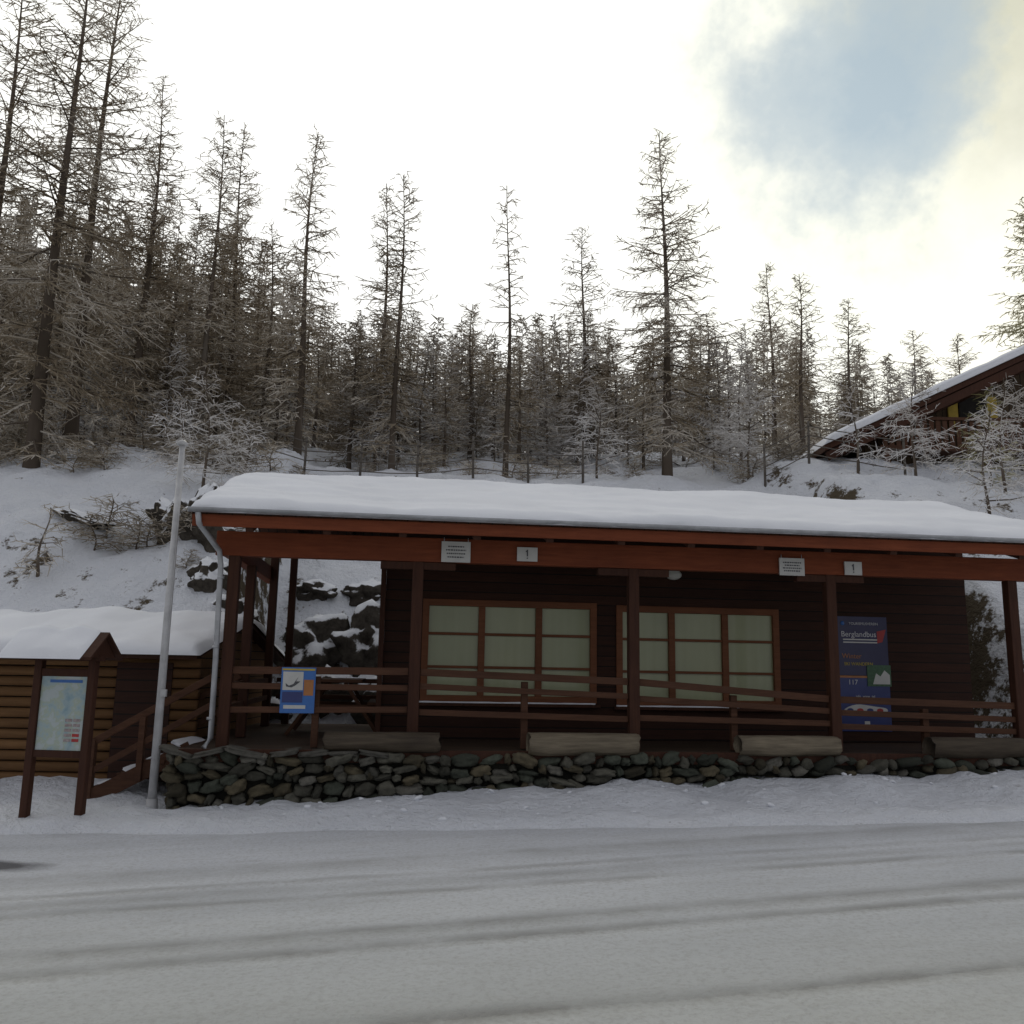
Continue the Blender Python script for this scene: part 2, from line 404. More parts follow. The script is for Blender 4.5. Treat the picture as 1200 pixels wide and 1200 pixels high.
mb.box(wx0,wx0+.14,WY+.14,YB,.69,3.1); mb.box(wx1-.14,wx1,WY+.14,YB,.69,3.1)
mb.box(wx0+.14,wx1-.14,YB-.14,YB,.69,3.1)
for x in (wx0,wx1-.14):
    zf=roof_z(WY)-.1; zb=roof_z(YB)-.1; zr=RZ-.1
    mb.add([(x,WY,3.1),(x,YB,3.1),(x,YB,zb),(x,RY,zr),(x,WY,zf),(x+.14,WY,3.1),(x+.14,YB,3.1),(x+.14,YB,zb),(x+.14,RY,zr),(x+.14,WY,zf)],
      [(0,1,2,3,4),(9,8,7,6,5),(0,5,6,1),(4,3,8,9),(0,4,9,5),(3,2,7,8),(1,6,7,2)],0)
mb.box(wx0+.14,wx1-.14,WY+.001,WY+.1,3.102,3.88); mb.box(wx0+.14,wx1-.14,YB-.12,YB-.01,3.102,3.76)
mb.obj('walls',['dark_wood'],B)
mb=MB()
for w in (W1,W2):
    a,b_,c0,d=w; fw=.07
    mb.box(a-.02,a+fw,WY-.03,WY+.06,c0-.02,d+.02); mb.box(b_-fw,b_+.02,WY-.03,WY+.06,c0-.02,d+.02)
    mb.box(a+fw,b_-fw,WY-.03,WY+.06,d-fw,d+.02); mb.box(a+fw,b_-fw,WY-.03,WY+.06,c0-.02,c0+fw)
    cw=(b_-a)/3
    for k in (1,2): mb.box(a+cw*k-.045,a+cw*k+.045,WY-.024,WY+.055,c0+fw,d-fw)
    rh=(d-c0)/3
    for c in range(3):
        xa=a+cw*c+(.045 if c else fw); xb=a+cw*(c+1)-(.045 if c<2 else fw)
        for k in (1,2): mb.box(xa,xb,WY-.012,WY+.05,c0+rh*k-.018,c0+rh*k+.018)
mb.obj('window_frames',['frame_wood'],B,.004)
mb=MB()
for w in (W1,W2): mb.box(w[0]+.03,w[1]-.03,WY+.03,WY+.045,w[2]+.03,w[3]-.03)
mb.obj('window_panes',['curtain'],B)
mb=MB()
for w in (W1,W2): mb.box(w[0]-.06,w[1]+.06,WY-.10,WY-.032,w[2]-.07,w[2]-.03,0)
mb.obj('window_sills',['post_wood'],B,.004)
mb=MB()
for w in (W1,W2):
    x=w[0]-.03
    pts=[];r=[]
    while x<w[1]+.05: pts.append((x,WY-.065,w[2]-.022)); r.append(.014+.008*noise.noise(Vector((x*4,0,0)))); x+=.08
    mb.tube(pts,r,6)
mb.obj('sill_snow',['roofsnow'],B)
mb=MB(); vs0,fs=ICO[3]
mb.add([(6.3+v.x*.12,1.74+v.y*.06,2.98+v.z*.075) for v in vs0],fs,0,True); mb.tube([(6.3,1.74,3.03),(6.3,1.74,3.09)],[.09,.09],16,1)
mb.obj('porch_lamp',['lamp','metal'],B)
RT=[(.5,1.56),(2.6,1.57),(2.8,1.58),(5.26,1.49),(5.5,1.49),(7.8,1.33),(8.0,1.33),(10.4,1.26)]
RM=[(.5,1.38),(2.6,1.38),(2.8,1.42),(5.26,1.32),(5.5,1.30),(7.8,1.17),(8.0,1.16),(10.4,1.10)]
RB=[(.5,1.12),(2.6,1.12),(2.8,1.10),(5.26,1.05),(5.5,1.10),(7.8,1.02),(8.0,1.0),(10.4,.94)]
bays=[(.58,2.60),(2.74,5.26),(5.40,7.83),(7.97,10.33)]
mb=MB()
for R,hh in ((RT,.085),(RM,.07),(RB,.07)):
    for a,b_ in bays:
        dz=random.uniform(-.012,.012)
        mb.beam((a,.31,interp(R,a)+dz),(b_,.31,interp(R,b_)-dz),.045,hh)
for a,b_ in bays[1:3]:
    mx=(a+b_)/2; mb.box(mx-.04,mx+.04,.345,.42,.69,interp(RT,mx)-.06)
mb.box(1.5,1.58,.345,.42,.69,1.5); mb.box(9.1,9.18,.345,.42,.69,1.22)
for z in (1.56,1.38,1.12):
    mb.beam((.48,.40,z),(.48,4.3,z),.04,.07); mb.beam((.55,4.42,z),(2.2,4.42,z),.04,.07)
mb.obj('railing',['rail_wood'],B,.005)
def signboard(name,x0,x1,z0,z1,lines):
    s=MB(); y=.20
    s.box(x0,x1,y,y+.02,z0,z1,0)
    rr=random.Random(int(x0*100))
    for k in range(lines):
        zz=lerp(z1-.04,z0+.04,(k+.5)/lines); w=(x1-x0)*rr.uniform(.5,.8); cx=(x0+x1)/2; q=cx-w/2
        while q<cx+w/2:
            ww=rr.uniform(.012,.03); s.box(q,min(q+ww,cx+w/2),y-.003,y-.0005,zz-.008,zz+.008,1); q+=ww+.008
    s.tube([(x0+.03,y+.012,z1),(x0+.03,y+.012,z1+.05)],[.004]*2,6,2); s.tube([(x1-.03,y+.012,z1),(x1-.03,y+.012,z1+.05)],[.004]*2,6,2)
    return s.obj(name,['white','ink','metal'],None,.0,(OX,OY,0),TH)
signboard('hanging_sign',2.94,3.29,2.88,3.13,4)
signboard('hanging_sign',7.20,7.53,2.85,3.07,4)
def warnboard(x0,x1,z0,z1):
    s=MB(); y=.20; s.box(x0,x1,y,y+.02,z0,z1,0); cx=(x0+x1)/2
    s.box(cx-.008,cx+.008,y-.003,y-.0005,z0+.06,z1-.03,1); s.box(cx-.008,cx+.008,y-.003,y-.0005,z0+.03,z0+.045,1); s.box(cx-.02,cx-.009,y-.003,y-.0005,z1-.06,z1-.04,1)
    s.obj('notice_plate',['white','ink'],None,0,(OX,OY,0),TH)
warnboard(3.86,4.11,2.92,3.09); warnboard(8.07,8.30,2.88,3.05)
def text(body,x,y,z,size,mat,parent,name,ex=0.001):
    c=bpy.data.curves.new(name,'FONT'); c.body=body; c.size=size; c.extrude=ex; c.materials.append(M[mat]); c.align_x='CENTER'
    o=bpy.data.objects.new(name,c); COL.objects.link(o); o.parent=parent; o.location=(x,y,z); o.rotation_euler=(math.pi/2,0,0); return o
P=empty('information_poster',(OX,OY,0),TH)
s=MB(); y=WY-.02; x0,x1=8.74,9.50
s.box(x0,x1,y,y+.018,1.62,2.46,1)
s.box(x0,x1,y,y+.018,.84,1.61,0)
s.box(x0+.42,x1+.02,y-.012,y-.002,1.47,1.77,4)
s.add([(x0+.50+p_*.26,y-.0135,1.50+q_*.22) for p_,q_ in ((0,0),(1,0),(1,.6),(.7,.9),(.45,.5),(.2,.7))],[tuple(range(6))],2)
s.box(x0,x1,y-.004,y-.0005,1.585,1.615,5)
s.add([(x0+.38+.33*math.cos(a),y-.003,1.13+.075*math.sin(a)*(1+.2*math.cos(3*a))) for a in [2*math.pi*i/28 for i in range(28)]],[tuple(range(28))],2)
s.tube([(x0+.08,y,2.36),(x0+.08,y-.006,2.36)],[.03,.03],16,3)
s.add([(x0+.35,y-.003,.98),(x0+.43,y-.003,.98),(x0+.43,y-.003,.92),(x0+.39,y-.003,.88),(x0+.35,y-.003,.92)],[(0,4,3,2,1)],2)
for k in range(4):
    s.add([(x0+.14+k*.15+.05*math.cos(a),y-.006,1.13+.03*math.sin(a)) for a in [2*math.pi*i/12 for i in range(12)]],[tuple(range(12))],6 if k%2 else 0)
for k,zz in enumerate((2.12,2.08)): s.box(x0+.08,x0+.6,y-.004,y-.0005,zz,zz+.018,2)
s.add([(x0+.60,y-.004,2.25),(x0+.74,y-.004,2.28),(x0+.68,y-.004,2.10),(x0+.6,y-.004,2.08)],[(0,3,2,1)],6)
s.obj('poster_panels',['blue','navy','white','lblue','green','orange','red'],P,0)
text('TOURISMUSVEREIN',x0+.40,y-.004,2.34,.052,'text',P,'poster_heading')
text('Berglandbus',x0+.32,y-.004,2.17,.11,'text',P,'poster_title')
text('Winter',x0+.2,y-.004,1.86,.10,'orange',P,'poster_word')
text('SKI WANDERN',x0+.30,y-.004,1.76,.065,'yellow',P,'poster_line')
text('117',x0+.2,y-.004,1.49,.10,'text',P,'poster_number')
text('info  www  tel',x0+.38,y-.004,1.31,.05,'text',P,'poster_contact')
s=MB(); y=.265; a,b_,c0,d=1.14,1.53,1.08,1.60
s.box(a,b_,y,y+.015,c0,d,0); s.box(a+.02,b_-.14,y-.004,y-.0005,c0+.26,d-.05,1); s.box(b_-.13,b_-.02,y-.004,y-.0005,c0+.2,d-.14,2)
s.box(a+.02,b_-.14,y-.004,y-.0005,c0+.12,c0+.24,4)
s.box(a+.01,b_-.01,y-.004,y-.0005,d-.035,d-.015,3); s.box(a+.04,b_-.1,y-.004,y-.0005,c0+.05,c0+.09,1)
bird=[(.05,.34),(.09,.31),(.14,.33),(.20,.42),(.17,.36),(.22,.36),(.16,.31),(.12,.29),(.06,.30)]
s.add([(a+p_,y-.006,c0+q_) for p_,q_ in bird],[tuple(range(len(bird)))],5)
s.obj('railing_poster',['lblue','white','orange','yellow','blue','ink'],None,0,(OX,OY,0),TH)
def log(x0,x1,z0,z1,mat,seed):
    s=MB(); n=26; r=(z1-z0)/2*1.06; vs=[];fs=[];k=18
    for i in range(n+1):
        t=i/n; x=lerp(x0,x1,t); rr=r*(1-.08*(abs(t-.5)*2)**6)
        for j in range(k):
            a=2*math.pi*j/k; q=rr*(1+.16*noise.noise(Vector((x*3,math.cos(a)*2,math.sin(a)*2+seed*5))))
            zz=q*math.sin(a); zz=max(zz,-r*.95); zz=min(zz,r*.85)
            vs.append((x+(.03*noise.noise(Vector((math.cos(a)*2,seed,math.sin(a)*2))) if i in(0,n) else 0),.10+q*1.15*math.cos(a),(z0+z1)/2+zz))
    for i in range(n):
        for j in range(k): fs.append((i*k+j,i*k+(j+1)%k,(i+1)*k+(j+1)%k,(i+1)*k+j))
    fs+= [tuple(range(k)),tuple(range((n+1)*k-1,n*k-1,-1))]
    s.add(vs,fs,0,True)
    s.obj('log_planter',[mat],None,0,(OX,OY,0),TH)
log(1.68,2.98,.66,.90,'brown_log',1); log(4.01,5.31,.64,.91,'grey_log',2); log(6.55,7.80,.65,.90,'grey_log',3); log(9.0,10.25,.64,.90,'brown_log',4)
T=MB()
T.box(1.25,2.0,2.0,3.4,1.40,1.44); 
for x in (.95,2.08): T.box(x,x+.22,2.0,3.4,1.10,1.14)
for yy in (2.2,3.2):
    T.beam((1.0,yy,.69),(1.50,yy,1.4),.05,.09,0,(0,1,0)); T.beam((2.24,yy,.69),(1.76,yy,1.4),.05,.09,0,(0,1,0)); T.box(.98,2.28,yy-.07,yy-.03,1.02,1.10)
T.obj('picnic_table',['rail_wood'],None,.005,(OX,OY,.0),TH)

# stone retaining wall
s=MB()
BK=(.010,.009,.008)
def stonecol():
    q=random.random(); g=random.uniform(.05,.22)
    if q<.36: return (g,g*.95,g*.76)
    if q<.62: return (g*.95,g*.78,g*.48)
    if q<.86: return (g*.62,g*.70,g*.54)
    return (g*1.8,g*1.7,g*1.45)
for X_,Y_ in (((.05,11.1),(.10,.5)),((.07,.4),(.5,4.5))):
    vb=[(x,y_,z) for x in X_ for y_ in Y_ for z in (-.2,.55)]
    s.add(vb,[(0,1,3,2),(4,6,7,5),(0,4,5,1),(2,3,7,6),(0,2,6,4),(1,5,7,3)],0,False,BK)
z=-.05; row=0
while z<.60:
    hh=random.uniform(.10,.19)
    if z+hh>.55: hh=.65-z
    x=-.06+random.uniform(0,.1)
    while x<11.1:
        w=random.uniform(.12,.34)
        if random.random()<.33: w=random.uniform(.07,.12)
        h2=hh*random.uniform(.72,1.18)
        stone(s,(x+w/2,.07+random.uniform(-.07,.03),z+hh/2+random.uniform(-.035,.035)),(w*.49,.10,h2*.5),random.random()*50,2 if x>7 else 3,.42,stonecol(),0,.3,1.25)
        x+=w*.97
    yy=.2
    while yy<4.3:
        w=random.uniform(.15,.35); stone(s,(.04,yy+w/2,z+hh/2),(.09,w*.5,hh*.52),random.random()*50,2,.3,stonecol()); yy+=w*.97
    z+=hh*.94; row+=1
x=-.08
while x<2.2:
    w=random.uniform(.3,.5); stone(s,(x+w/2,.1,.655),(w*.52,.17,.03),random.random()*50,3,.25,(.17,.16,.14),0,.75); x+=w
s.obj('stone_retaining_wall',['stone'],None,0,(OX,OY,0),TH)
s=MB()
for k in range(55):
    x=random.uniform(-.3,11); q=random.uniform(.015,.05); ly=-random.uniform(.1,1.4)**1.3; X,Y=l2w(x,ly)
    stone(s,(x,ly,terrain(X,Y)+.003),(q,q*.8,q*.5),k+90,2,.4,None,0,.1)
s.obj('loose_snow',['snow'],None,0,(OX,OY,0),TH)

# stairs
S=empty('wooden_staircase',(0,0,0))
s=MB(); s2=MB()
ax,ay,az=-4.78,10.55,.08; bx,by,bz=-3.72,10.75,.68
for yo in (0,1.0):
    s.beam((ax,ay+yo,az+.0),(bx,by+yo,bz-.04),.05,.18)
    s.beam((ax-.05,ay+yo,az+.60),(bx+.22,by+yo,bz+.80),.05,.08); s.beam((ax,ay+yo,az+.30),(bx+.20,by+yo,bz+.46),.05,.07)
    s.box(ax-.04,ax+.04,ay+yo-.04,ay+yo+.04,az-.1,az+.66)
    mx,mz=(ax+bx)/2,(az+bz)/2; s.box(mx-.035,mx+.035,ay+yo+.04,ay+yo+.11,mz-.1,mz+.62)
for k in range(4):
    t=(k+.5)/4; x=lerp(ax,bx,t); z=lerp(az,bz,(k+1)/4)-.02
    s.box(x-.14,x+.14,ay+.1,ay+1.05,z-.04,z); stone(s2,(x,ay+.58,z+.015),(.13,.44,.03),k,3,.2,None,0,.6)
s.obj('stair_timber',['rail_wood'],S,.005); s2.obj('stair_snow',['roofsnow'],S)

# flagpole
s=MB(); fx,fy=-3.93,10.25; z0=terrain(fx,fy)-.1
s.tube([(fx,fy,z0),(fx,fy,2.2),(fx+.005,fy,4.17)],[.048,.042,.034],14); s.tube([(fx,fy,4.17),(fx,fy,4.2),(fx,fy,4.23)],[.06,.065,.03],14)
s.tube([(fx,fy,z0),(fx,fy,z0+.2)],[.07,.06],14); s.tube([(fx+.05,fy-.05,4.1),(fx+.055,fy-.055,1.3)],[.004,.004],5); s.box(fx+.02,fx+.08,fy-.07,fy-.03,1.25,1.33)
s.obj('flagpole',['pole'])

# information board
I=empty('information_board',(-4.62,9.43,.03),math.radians(-7))
s=MB()
for x in (-.30,.30): s.box(x-.04,x+.04,-.04,.04,-.1,1.66)
s.box(-.258,.258,-.03,.03,1.44,1.52); s.box(-.258,.258,-.03,.03,.62,.69)
s.obj('posts',['post_wood'],I,.006)
s=MB()
s.box(-.255,.255,-.012,.012,.692,1.438,0)
rr=random.Random(4)
for zz in (.78,.83,.88,.93,.98):
    for xx in (.05,.14): s.box(xx,xx+.075,-.016,-.0125,zz,zz+.03,2 if zz>.87 or xx<.1 else 3)
s.box(-.16,.20,-.016,-.0125,1.375,1.405,1)
m,nt,b=new_mat('trail_map'); v=coords(nt); n=noise_n(nt,v,6,6,.6)
nt.links.new(ramp(nt,n,[(.3,(.24,.36,.42)),(.45,(.36,.46,.48)),(.52,(.40,.46,.37)),(.56,(.43,.50,.51)),(.75,(.52,.55,.55))]),b.inputs['Base Color']); b.inputs['Roughness'].default_value=.25
M['map']=m
s.obj('map_panel',['map','lblue','mapink','red'],I)
s=MB()
rx0,rx1=-.56,.44; e0,e1,rz=1.64,.26,1.90
for sg in (-1,1):
    vs=[(x,y_,z+dz) for x in (rx0,rx1) for (y_,z) in ((sg*e1*1.15,e0),(0,rz)) for dz in (-.03,0)]
    s.add(vs,[(0,1,3,2),(4,6,7,5),(0,4,5,1),(2,3,7,6),(0,2,6,4),(1,5,7,3)])
s.add([(rx1-.06,-.24,e0),(rx1-.06,.24,e0),(rx1-.06,0,rz-.03),(rx1-.1,-.24,e0),(rx1-.1,.24,e0),(rx1-.1,0,rz-.03)],[(0,1,2),(5,4,3),(0,3,4,1),(0,2,5,3),(1,4,5,2)])
s.box(rx0+.05,rx1-.05,-.05,.05,1.60,1.66)
s.obj('board_roof',['post_wood'],I)
s=MB(); gx_,gy_=30,18
for j in range(gy_+1):
    for i in range(gx_+1):
        x=lerp(rx0-.02,rx1-.10,i/gx_); y_=lerp(-.33,.33,j/gy_); e=min((i)/gx_,1-i/gx_,1)*.9; e2=min(j,gy_-j)/gy_*.66
        rd=math.sqrt(max(0,1-(1-min(1,min(e,e2)/.09))**2)); zb=rz-(rz-e0)*abs(y_)/(e1*1.15)
        s.v.append((x,y_,zb+.004+(.055+.04*noise.noise(Vector((x*5,y_*5,0))))*rd))
n=gx_+1; s.f=[(j*n+i,j*n+i+1,(j+1)*n+i+1,(j+1)*n+i) for j in range(gy_) for i in range(gx_)]; s.mi=[0]*len(s.f); s.sm=[True]*len(s.f)
s.obj('board_snow',['roofsnow'],I)

# log shed
H=empty('log_shed',(0,0,0))
s=MB(); hx0,hx1,hy0,hy1=-12.2,-4.05,11.5,15.2
s.box(hx0,hx1,hy0,hy1,-.1,1.78,0)
s.add([(x,y_,z) for x in (hx0,hx1) for y_,z in ((hy0,1.78),(hy1,1.78),(13.35,2.25))],[(0,2,1),(3,4,5),(0,3,5,2),(1,2,5,4),(0,1,4,3)],0)
for k in range(14):
    z=.0+k*.13; s.tube([(hx0-.1,hy0-.01,z+.06),(hx1+.12,hy0-.01,z+.06)],[.066]*2,10,0)
s.obj('log_walls',['hut_wood'],H)
s=MB(); s.box(-4.95,-4.25,hy0-.10,hy0-.078,.1,1.62,0); s.box(-7.6,-6.9,hy0-.10,hy0-.078,.6,1.4,0); s.obj('shed_door',['dark_wood'],H)
s=MB()
for (ya,yb) in ((11.15,13.35),(15.5,13.35)):
    vs=[(x,y_,z+dz) for x in (hx0-.3,hx1+.18) for (y_,z) in ((ya,1.72),(yb,2.24)) for dz in (-.05,0.03)]
    s.add(vs,[(0,1,3,2),(4,6,7,5),(0,4,5,1),(2,3,7,6),(0,2,6,4),(1,5,7,3)])
s.obj('shed_roof_boards',['post_wood'],H)
s=MB(); gx_,gy_=150,40; X0,X1,Y0,Y1=hx0-.33,hx1+.22,11.08,15.55
def shed_z(y_): return lerp(1.75,2.27,(y_-11.15)/2.2) if y_<13.35 else lerp(2.27,1.75,(y_-13.35)/2.15)
for j in range(gy_+1):
    for i in range(gx_+1):
        x=lerp(X0,X1,i/gx_); ty=.5-.5*math.cos(math.pi*j/gy_); y_=lerp(Y0,Y1,ty)
        e=min(x-X0,X1-x,y_-Y0,Y1-y_); rd=math.sqrt(max(0,1-(1-min(1,e/.2))**2))
        s.v.append((x,y_-(.08*noise.noise(Vector((x*1.5,0,0))) if j<3 else 0),shed_z(min(max(y_,11.15),15.5))-.03+(.15+.10*noise.fractal(Vector((x*.9,y_*.9,0)),1,2,3))*rd))
n=gx_+1; s.f=[(j*n+i,j*n+i+1,(j+1)*n+i+1,(j+1)*n+i) for j in range(gy_) for i in range(gx_)]; s.mi=[0]*len(s.f); s.sm=[True]*len(s.f)
s.obj('shed_roof_snow',['roofsnow'],H)

# boulders
def boulder(x,y,r,seed,dz=0):
    s=MB(); stone(s,(0,0,0),r,seed,4,.6,None,0,.2,1.4); s.obj('snowy_boulder',['rock'],None,0,(x,y,terrain(x,y)+dz),random.uniform(-.4,.4))
for q in [(-6.1,16.6,(.5,.4,.75),1,.0),(-5.6,16.1,(.45,.4,.65),2,-.05),(-6.6,16.9,(.35,.3,.4),21,0),(-8.0,16.4,(.5,.3,.10),3,.04),(-4.7,14.9,(.4,.35,.35),4,-.1),(-5.2,15.2,(.35,.3,.3),24,-.05),
          (-3.7,17.0,(.7,.5,.6),5,-.1),(-2.6,17.0,(.7,.5,.7),6,0),(-1.9,17.2,(.6,.45,.75),7,-.05),(-3.2,16.3,(.5,.4,.45),8,0),(-2.2,16.2,(.55,.4,.45),9,0),(-4.3,16.2,(.45,.4,.35),10,0),(-2.9,18.0,(.4,.3,.25),25,0),(-3.9,17.9,(.4,.3,.2),26,0)]:
    boulder(*q)

def fence(x0,y0,x1,y1,n,rails=4):
    s=MB(); P=[]
    for i in range(n+1):
        t=i/n; x=lerp(x0,x1,t); y=lerp(y0,y1,t)+.1*math.sin(i*2.1); z=terrain(x,y); P.append((x,y,z))
        s.tube([(x,y,z-.2),(x+.03*math.sin(i),y,z+1.1)],[.035,.028],7)
    for a,b_ in zip(P,P[1:]):
        for k in range(rails):
            h=.25+k*.24; s.tube([(a[0],a[1]-.04,a[2]+h),((a[0]+b_[0])/2,(a[1]+b_[1])/2-.04,(a[2]+b_[2])/2+h-.02),(b_[0],b_[1]-.04,b_[2]+h)],[.014]*3,6)
    s.obj('rail_fence',['wire'])
fence(-6.6,21.4,1.8,22.2,6); fence(6.4,22.0,9.6,21.2,3)

# ---------------------------------------------------------------- chalet
C=empty('wooden_chalet',(0,0,0))
cy0=22.0; wy=23.0; apx,apz=15.9,11.2; ex0,ez0=7.95,7.38; ex1=2*apx-ex0
s=MB()
for (xa,xb) in ((ex0,apx),(ex1,apx)):
    vs=[(x,y_,z+dz) for y_ in (cy0,34) for (x,z) in ((xa,ez0),(xb,apz)) for dz in (-.16,0)]
    s.add(vs,[(0,1,3,2),(4,6,7,5),(0,4,5,1),(2,3,7,6),(0,2,6,4),(1,5,7,3)])
for y_ in (cy0+.1,wy-.15):
    for (xa,xb) in ((ex0+.1,apx),(ex1-.1,apx)): s.beam((xa,y_,ez0-.28),(xb,y_,apz-.30),.12,.22)
for t in (.12,.5,.88): s.beam((lerp(ex0,apx,t),cy0+.2,lerp(ez0,apz,t)-.32),(lerp(ex0,apx,t),33,lerp(ez0,apz,t)-.32),.18,.2)
s.obj('roof_structure',['post_wood'],C)
s=MB()
for (xa,xb,sg) in ((ex0,apx,-1),(ex1,apx,1)):
    n=40; vs=[];fs=[]
    for i in range(n+1):
        t=i/n; x=lerp(xa,xb,t); z=lerp(ez0,apz,t); th=.24*math.sqrt(max(0,1-(1-min(1,t/.03))**2))+.05*noise.noise(Vector((x*1.5,0,0)))
        for y_,hh in ((cy0-.06,.0),(cy0-.1,th*.6),(cy0+.1,th),(34.05,th),(34.1,0)): vs.append((x,y_,z+.003+max(hh,0)))
    for i in range(n):
        for j in range(4): fs.append((i*5+j,i*5+j+1,(i+1)*5+j+1,(i+1)*5+j) if sg<0 else (i*5+j,(i+1)*5+j,(i+1)*5+j+1,i*5+j+1))
    s.add(vs,fs,0,True)
s.obj('chalet_roof_snow',['roofsnow'],C)
s=MB(); wxa,wxb=9.3,22.5
sl=(apz-ez0)/(apx-ex0)
s.add([(wxa,wy,5),(wxb,wy,5),(wxb,wy,ez0+(ex1-wxb)*sl-.2),(apx,wy,apz-.2),(wxa,wy,ez0+(wxa-ex0)*sl-.2),
       (wxa,33,5),(wxb,33,5),(wxb,33,ez0+(ex1-wxb)*sl-.2),(apx,33,apz-.2),(wxa,33,ez0+(wxa-ex0)*sl-.2)],
      [(0,1,2,3,4),(9,8,7,6,5),(0,4,9,5),(1,6,7,2),(0,5,6,1)])
s.obj('chalet_walls',['chalet_wood'],C)
s=MB()
s.box(9.5,21.5,wy-.75,wy-.0,7.35,7.47,0)
for k in range(68): s.box(9.55+k*.175,9.67+k*.175,wy-.75,wy-.72,7.47,8.15,0)
s.box(9.5,21.5,wy-.78,wy-.70,8.16,8.24,0)
for k in range(5): s.box(9.6+k*2.6,9.75+k*2.6,wy-.72,wy-.58,6.0,7.35,0)
s.obj('balcony',['rail_wood'],C)
s=MB()
for (x,z) in ((12.3,8.55),(14.4,8.55),(16.8,8.55),(10.1,6.35),(12.2,6.35),(14.5,6.35)):
    s.box(x-.35,x+.35,wy-.05,wy-.005,z-.35,z+.45,0)
    for sg in (-1,1): s.box(x+sg*.53-.13,x+sg*.53+.13,wy-.07,wy-.02,z-.38,z+.48,1)
s.obj('chalet_windows',['dark','shutter'],C)

# ---------------------------------------------------------------- trees (quad arrays)
def tree_arr(h,cr,seed,dens=7.0,trunk_r=.16,start=.12,tw=9.0,tg=9.0,wd=.013,droop=.25,seg=4,gl=.2):
    R=random.Random(seed); s=MB(); U=R.uniform
    n=10; pts=[];rad=[]
    wx,wy_=U(-1,1),U(-1,1)
    def tp(t): return Vector((.09*math.sin(t*5+wx*3)*t*1.4,.08*math.sin(t*4+wy_*3)*t,h*t))
    for i in range(n+1):
        t=i/n; p_=tp(t)
        if i==0: p_.z=-.6
        pts.append(tuple(p_)); rad.append(max(.012,trunk_r*(1-t)**1.0*(1.25 if i==0 else 1)))
    s.tube(pts,rad,7,0,True,False)
    V=s.v;F=s.f;MI=s.mi
    def tri(a,b,w):
        d=b-a
        if d.length<1e-4: return
        r=d.cross(Vector((U(-1,1),U(-1,1),U(-.3,1))))
        if r.length<1e-5: return
        r.normalize(); r*=w
        o=len(V); V.extend((tuple(a-r),tuple(a+r),tuple(b+r*.45),tuple(b-r*.45))); F.append((o,o+1,o+2,o+3)); MI.append(1)
    nb=int(h*dens); lobe=[U(.75,1.2) for _ in range(7)]
    for k in range(nb):
        t=start+(0.985-start)*((k+R.random())/nb)**.95
        base=tp(t); az=U(0,2*math.pi)
        u=(1-t)/(1-start)
        prof=(u**.72)*(1-.30*max(0,u-.75)/.25)*lobe[int(az/6.2832*6.99)]
        L=cr*prof*U(.5,1.12)+.16
        if t<.3 and R.random()<.25: L*=.5
        up=lerp(-.10,.75,(1-u)**1.5)+U(-.12,.12)
        d=Vector((math.cos(az),math.sin(az),up)).normalized()
        P=[base]
        for i in range(1,seg+1):
            q=i/seg
            dd=Vector((d.x,d.y,d.z-droop*math.sin(q*math.pi*.9)*1.3*u+ .35*max(0,q-.6)))
            P.append(P[-1]+dd.normalized()*(L/seg)+Vector((U(-1,1),U(-1,1),U(-1,1)))*L*.02)
        r0=.007+.010*L+wd*.3
        s.tube([tuple(p_) for p_ in P],[r0*(1-.8*i/seg) for i in range(seg+1)],3,0 if R.random()<.25 else 1,False,False)
        nt_=max(3,int(L*tw))
        for j in range(nt_):
            q=.10+.90*(j+R.random())/nt_; fi=q*seg; i0=min(seg-1,int(fi)); a=P[i0].lerp(P[i0+1],fi-i0)
            bd=(P[i0+1]-P[i0]).normalized(); side=bd.cross(Vector((0,0,1))).normalized()*(1 if R.random()<.5 else -1)
            tl=L*(.34*(1-q)+.12)*U(.6,1.3)+.09
            td=(bd*U(.3,.9)+side*U(.4,1)+Vector((0,0,U(-.75,.25)))).normalized()
            e=a+td*tl
            tri(a,e,wd)
            m_=max(1,int(tl*tg+R.random()))
            for g in range(m_):
                qq=(g+R.random())/m_; a2=a.lerp(e,qq); sd=(td+Vector((U(-1.2,1.2),U(-1.2,1.2),U(-1.3,.6)))).normalized()
                tri(a2,a2+sd*U(.35,1.1)*gl,wd*.95)
    V_=np.array(V,dtype=np.float32)
    rr_=np.random.RandomState(seed)
    fr=.5+.22*np.sin(V_[:,0]*2.1+seed)*np.sin(V_[:,1]*2.3)+.2*np.sin(V_[:,2]*1.7+V_[:,0])*.7+np.repeat(rr_.uniform(-.28,.28,(len(V_)+3)//4),4)[:len(V_)]
    return V_,np.array(F,dtype=np.int32),np.array(MI,dtype=np.int32),fr.astype(np.float32)
